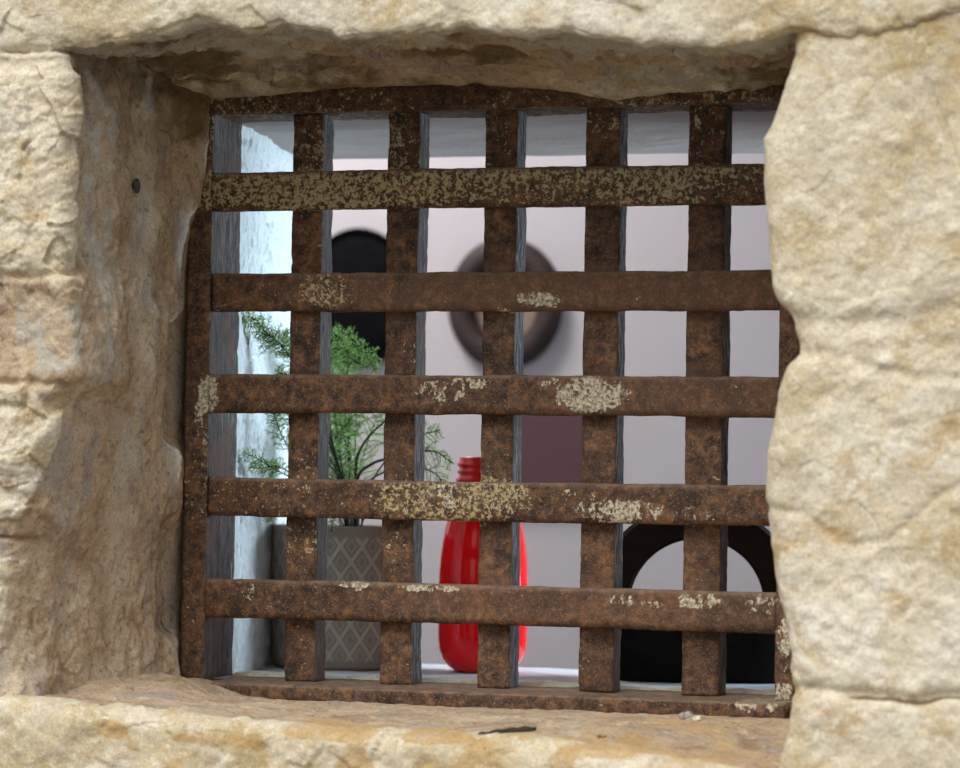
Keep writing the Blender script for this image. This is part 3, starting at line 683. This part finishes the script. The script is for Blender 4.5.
def frond(px, start=.3, blen=.03, dens=1., rs=.0010, droop=.3, needles=1.):
    """px: list of (u, v, Y); branchlets leave from fraction 'start' on"""
    ctrl = [at(u, v, Y) - FO for u, v, Y in px]; P = spline(ctrl, 40); fb = FB(); fb.tube(P, rs, rs * .35, 6)
    seg = np.linalg.norm(np.diff(P, axis=0), axis=1).sum(); nb = max(5, int(seg * (1 - start) / .0065 * dens)); side = 1
    for k in range(nb):
        t = start + (1 - start) * (k + .5) / nb; i = min(int(t * 40), 39); p = P[i]; T_ = P[min(i + 1, 40)] - P[max(i - 1, 0)]; T_ /= np.linalg.norm(T_) + 1e-9
        S = np.cross(T_, (0, 1, 0)); S /= np.linalg.norm(S) + 1e-9; side = -side
        d = T_ * .75 + S * side * .85 + np.random.randn(3) * np.array([.18, .38, .18]); d /= np.linalg.norm(d)
        L = blen * (1 - .55 * ((t - start) / (1 - start)) ** 1.5) * np.random.uniform(.7, 1.15); n = 7; q = [p]
        for j in range(n): d = d + np.array([0, 0, -droop * .12]) + np.random.randn(3) * .05; d /= np.linalg.norm(d); q.append(q[-1] + d * L / n)
        fb.tube(q, .00045, .0002, 4)
        m_ = int(L / .0011 * needles)
        for j in range(m_):
            s_ = (j + .5) / m_ * n; a = int(s_); pt = q[a] + (q[a + 1] - q[a]) * (s_ - a); tt = (q[a + 1] - q[a]) / (L / n)
            r = np.random.randn(3); r -= tt * r.dot(tt); r /= np.linalg.norm(r) + 1e-9
            fb.needle(pt, tt * .7 + r, np.random.uniform(.0040, .0075) * (1 - .4 * s_ / n), .00052)
    mm = int(seg * (1 - start) / .0018)
    for j in range(mm):
        t = start + (1 - start) * (j + .5) / mm; i = min(int(t * 40), 39); r = np.random.randn(3); tt = P[i + 1] - P[i]; tt /= np.linalg.norm(tt)
        fb.needle(P[i] + (P[i + 1] - P[i]) * (t * 40 - i), tt * .7 + r * .7, .005, .0004)
    return fb.build('frond', fern)
yc = py_
yl = lambda u: .106 + (u - 250) * .0013      # leans forward of the splayed reveal
def left(pts, *k, **w): return frond([(355, 542, yc), (345, 490, yc - .02)] + [(u, v, min(yl(u), yc)) for u, v in pts], *k, **w)
left([(322, 415), (300, 375), (285, 350), (272, 338), (262, 328), (256, 320), (247, 317)], .50, .020, 1.2, needles=1.2)
left([(318, 410), (303, 372), (290, 352), (272, 338), (256, 331)], .55, .018, 1.3, needles=1.3)
left([(326, 420), (312, 385), (298, 362), (288, 345), (284, 332)], .5, .022, 1.5, needles=1.3)
left([(315, 430), (298, 405), (292, 385), (285, 375), (276, 372)], .5, .020, 1.3, needles=1.2)
left([(305, 482), (284, 474), (270, 466), (256, 458), (242, 452)], .50, .017, .9)
left([(310, 470), (292, 452), (282, 436), (276, 420), (272, 410)], .5, .018, 1.0)
left([(300, 478), (286, 470), (276, 466), (262, 468), (250, 467)], .55, .014, 1.0)
left([(318, 450), (300, 430), (288, 415), (280, 395)], .5, .02, 1.1)
left([(325, 500), (300, 496), (284, 502), (274, 512), (268, 522)], .6, .012, 1.)
frond([(353, 540, yc), (350, 470, yc), (338, 400, yc), (330, 350, yc - .02), (342, 333, yc - .03), (362, 350, yc - .04), (376, 372, yc - .04)], .5, .017, 1.4, needles=1.2)
frond([(355, 540, yc), (352, 470, yc), (345, 410, yc), (346, 375, yc - .01), (360, 352, yc - .02), (378, 362, yc - .03)], .35, .028, 1.4)
frond([(350, 540, yc + .01), (340, 470, yc + .01), (334, 420, yc), (338, 380, yc), (350, 350, yc)], .2, .030, 1.3)
frond([(357, 540, yc), (356, 478, yc - .02), (358, 455, yc - .03), (370, 435, yc - .04), (386, 420, yc - .05), (402, 402, yc - .05)], .62, .026, 1., .0021)
frond([(357, 540, yc), (357, 482, yc - .03), (370, 465, yc - .04), (390, 458, yc - .06), (418, 452, yc - .09), (436, 452, yc - .10), (452, 463, yc - .10)], .55, .022, 1.1, .0019, droop=1.2)
frond([(360, 540, yc), (368, 490, yc), (395, 450, yc - .05), (420, 436, yc - .09), (440, 430, yc - .10)], .5, .022, 1., .0012)
frond([(358, 540, yc), (362, 490, yc), (390, 470, yc - .05), (420, 468, yc - .09), (438, 476, yc - .10), (443, 490, yc - .10)], .5, .020, 1.1, .0012, droop=1.)
frond([(349, 540, yc), (345, 490, yc - .02), (340, 450, yc - .03), (345, 425, yc - .03), (362, 408, yc - .03)], .15, .030, 1.5)
frond([(352, 540, yc), (354, 500, yc + .02), (362, 460, yc + .03), (372, 430, yc + .03), (382, 405, yc + .03)], .1, .034, 1.4)
frond([(345, 540, yc), (334, 500, yc + .01), (325, 460, yc + .01), (330, 420, yc), (352, 395, yc)], .15, .032, 1.4)
frond([(350, 540, yc), (342, 522, yc - .04), (338, 512, yc - .06), (333, 520, yc - .075), (331, 532, yc - .08)], .3, .014, 1.3)
for q in range(9):
    a_ = random.uniform(-1, 1); u1 = 352 + a_ * 34; v1 = random.uniform(345, 440); dy = random.uniform(-.03, .03)
    frond([(352 + a_ * 5, 540, yc), (352 + a_ * 14, 490, yc + dy * .5), (352 + a_ * 24, (470 + v1) / 2, yc + dy), (u1, v1, yc + dy), (u1 + 14 * a_, v1 + 6, yc + dy * 1.3)], .15, .032, 1.0, .0010)
frond([(356, 540, yc), (366, 515, yc - .03), (380, 505, yc - .05), (400, 498, yc - .08), (412, 505, yc - .09)], .45, .018, 1.)

# arched dark holder on the right
pk = on_sill(697, 684)
def holder():
    blk = plain('blackened_iron', (.007, .006, .006), .9, 40, .3); blk.node_tree.nodes['Principled BSDF'].inputs['Specular IOR Level'].default_value = .12
    n = NT('dark_oiled_wood'); k = n.noise(40, 7, .6, st=(.35, 1, 1.6))
    wood = n.done(n.mix(k, srgb(22, 15, 13), srgb(48, 33, 28)), .6, n.bump(k, .0008, .5), .1)
    cx, cy = at(697, 606, pk[1] + .062)[0], pk[1] + .062
    cz = at(697, 606, cy)[2]
    root = empty('arched_holder', (cx, cy, ZI0), 'black holder with a thick round arched handle, standing at the right of the sill', 'holder')
    root.rotation_euler = (0, 0, math.radians(14))
    H = cz - ZI0
    ex = []
    nth = 80
    for r, z in [(0, .001), (.96, .001), (1, .006), (1., H - .03), (1.0, H - .012), (.985, H - .009), (.93, H - .009), (.92, H - .02), (.0, H - .02)]:
        ex.append([(.107 * r * math.cos(2 * math.pi * i / nth), .058 * r * math.sin(2 * math.pi * i / nth), z) for i in range(nth)])
    grid_obj('body', np.array(ex), blk, parent=root, wrap=True, flip=True)
    ri, ro, hd = .0695, .108, .024; rows = []
    for i in range(73):
        t = math.radians(-10 + 200 * i / 72); ring = []
        for rr, yy in [(ri, -hd + .004), (ri + .003, -hd), (ro - .004, -hd), (ro, -hd + .004), (ro, hd - .004), (ro - .004, hd), (ri + .003, hd), (ri, hd - .004)]:
            ring.append((rr * math.cos(t), yy, H + rr * math.sin(t)))
        rows.append(ring)
    h = grid_obj('arched_handle', np.array(rows), wood, parent=root, wrap=True, caps=True, smooth=False); h['label'] = 'thick dark brown arch'
holder()

# ------------------------------------------------------------------ things on the back wall
def oval(name, u, v, au, bv, parts, label, cat):
    c = at(u, v, YB); s = 4.60 / F
    root = empty(name, (c[0], YB, c[2]), label, cat)
    for pname, prof, mat, lb in parts:
        P = np.array([[(r * au * s / .95 * math.cos(q), -d, r * bv * s * math.sin(q)) for q in [2 * math.pi * i / 64 for i in range(64)]] for r, d in prof])
        o = grid_obj(pname, P, mat, parent=root, wrap=True, flip=True)
        if lb: o['label'] = lb
bk = plain('black_felt', (.004, .004, .005), .95, 60, .2); bk.node_tree.nodes['Principled BSDF'].inputs['Specular IOR Level'].default_value = .1; br = plain('dark_brown_wood', srgb(50, 34, 32), .6, 30, .25); be = plain('tan_wood', srgb(138, 118, 104), .6, 30, .1)
oval('wall_disc', 360, 298, 56, 69, [('plate', [(1.0, .0), (1.0, .008), (.96, .013), (.6, .017), (.0, .018)], bk, None), ('rim', [(1.0, .008), (1.015, .013), (1.0, .018), (.95, .018), (.94, .012)], bk, None)], 'black oval disc hanging high on the back wall behind the fern', 'wall disc')
oval('wall_ring', 507, 304, 55, 65, [('ring', [(1.0, .0), (1.0, .018), (.95, .026), (.74, .028), (.62, .022), (.57, .006), (.57, .0)], br, None), ('centre', [(.58, .004), (.3, .003), (.0, .003)], be, 'tan recessed centre')], 'dark brown oval ring with tan centre hanging on the back wall', 'wall ring')
c0, c1 = at(497, 394, YB), at(603, 500, YB)
pn = plain('maroon_cloth', srgb(92, 62, 68), .8, 200, .06)
root = empty('wall_panel', ((c0[0] + c1[0]) / 2, YB, c1[2]), 'plain square maroon panel hanging on the back wall right of the bottle', 'panel')
box('panel_face', (-.076, -.020, 0), (.076, -.004, c0[2] - c1[2]), pn, root, .002)
box('panel_back', (-.070, -.004, .006), (.070, 0, c0[2] - c1[2] - .006), plain('pale_pine', srgb(170, 140, 100), .7), root)

# ------------------------------------------------------------------ small things on the stone
from mathutils.bvhtree import BVHTree
def bvh(o):
    me = o.data; return BVHTree.FromPolygons([v.co for v in me.vertices], [p.vertices[:] for p in me.polygons])
SB = bvh(si); WB = bvh(wl)
def land(tree, u, v):
    loc, nrm, _, _ = tree.ray_cast(Vector(CAM), Vector(ray(u, v)).normalized()); return np.array(loc)
def pebble(u, v, Y, r, col, label, seed, flat=.7):
    c = land(SB, u, v) + np.array([0, 0, r * flat * .45]); n = 20; P = np.zeros((n, n, 3))
    for i in range(n):
        for j in range(n):
            a = math.pi * i / (n - 1); b = 2 * math.pi * j / n; P[i, j] = (math.sin(a) * math.cos(b), math.sin(a) * math.sin(b), math.cos(a) * flat)
    k = 1 + .45 * facets(P + seed, 1.3, seed, .5); k[0] = k[0, 0]; k[-1] = k[-1, 0]
    P = P * np.clip(k, .5, 1.5)[..., None] * r
    o = grid_obj('stone_chip', P, plain('chip_%s' % ['grey', 'cream', 'tan', 'white'][seed % 4], col, .85, 300, .15), wrap=True, flip=True, smooth=False); o.location = c
    return tag(o, label, 'stone chip')
pebble(687, 719, -.062, .0062, srgb(170, 168, 165), 'grey stone chip on the sill against the bottom bar of the grille', 4)
pebble(697, 720, -.066, .0036, srgb(226, 216, 196), 'small cream stone chip just right of the grey one on the sill', 5)
pebble(602, 737, -.18, .0045, srgb(150, 130, 104), 'tan stone chip on the dusty sill below the fourth upright', 6, .4)
# a splinter lying on the sill
a, b = land(SB, 478, 736), land(SB, 536, 731)
a[2] += .0015; b[2] += .0015
P = []
for i in range(16):
    t = i / 15; c = a + (b - a) * t; r = .0030 * (1 - .5 * abs(t - .7)) * (.35 + .65 * min(1, t * 3) * min(1, (1 - t) * 8 + .3))
    P.append([(c[0], c[1] + r * math.cos(q) * 1.4, c[2] + .0005 + r * math.sin(q) + .0006 * math.sin(i * 1.7)) for q in [2 * math.pi * j / 8 for j in range(8)]])
P = np.array(P); o = a.copy()
sp = grid_obj('wood_splinter', P - o, plain('dark_wood', srgb(58, 44, 36), .8, 200, .3), wrap=True, caps=True); sp.location = o
tag(sp, 'dark wood splinter lying near the front edge of the sill', 'splinter')
# nail stub in the left reveal
c = land(WB, 133, 186)
nm = plain('nail_iron', srgb(70, 62, 56), .6, 200, .2)
root = empty('iron_nail', (c[0], c[1], c[2]), 'dark round nail head stuck in the mortar of the left reveal', 'nail')
ring = []
for x, r in [(-.02, .003), (.002, .003), (.003, .0062), (.0048, .0062), (.0056, .0050), (.0048, .0034), (.0044, .0)]:
    ring.append([(x, r * 1.0 * math.cos(q), r * 1.15 * math.sin(q)) for q in [2 * math.pi * j / 24 for j in range(24)]])
grid_obj('nail_head', np.array(ring[2:]), nm, parent=root, wrap=True)
grid_obj('shank', np.array(ring[:3]), nm, parent=root, wrap=True)
# lump of plaster on the fifth upright
c = at(729, 530, .03)
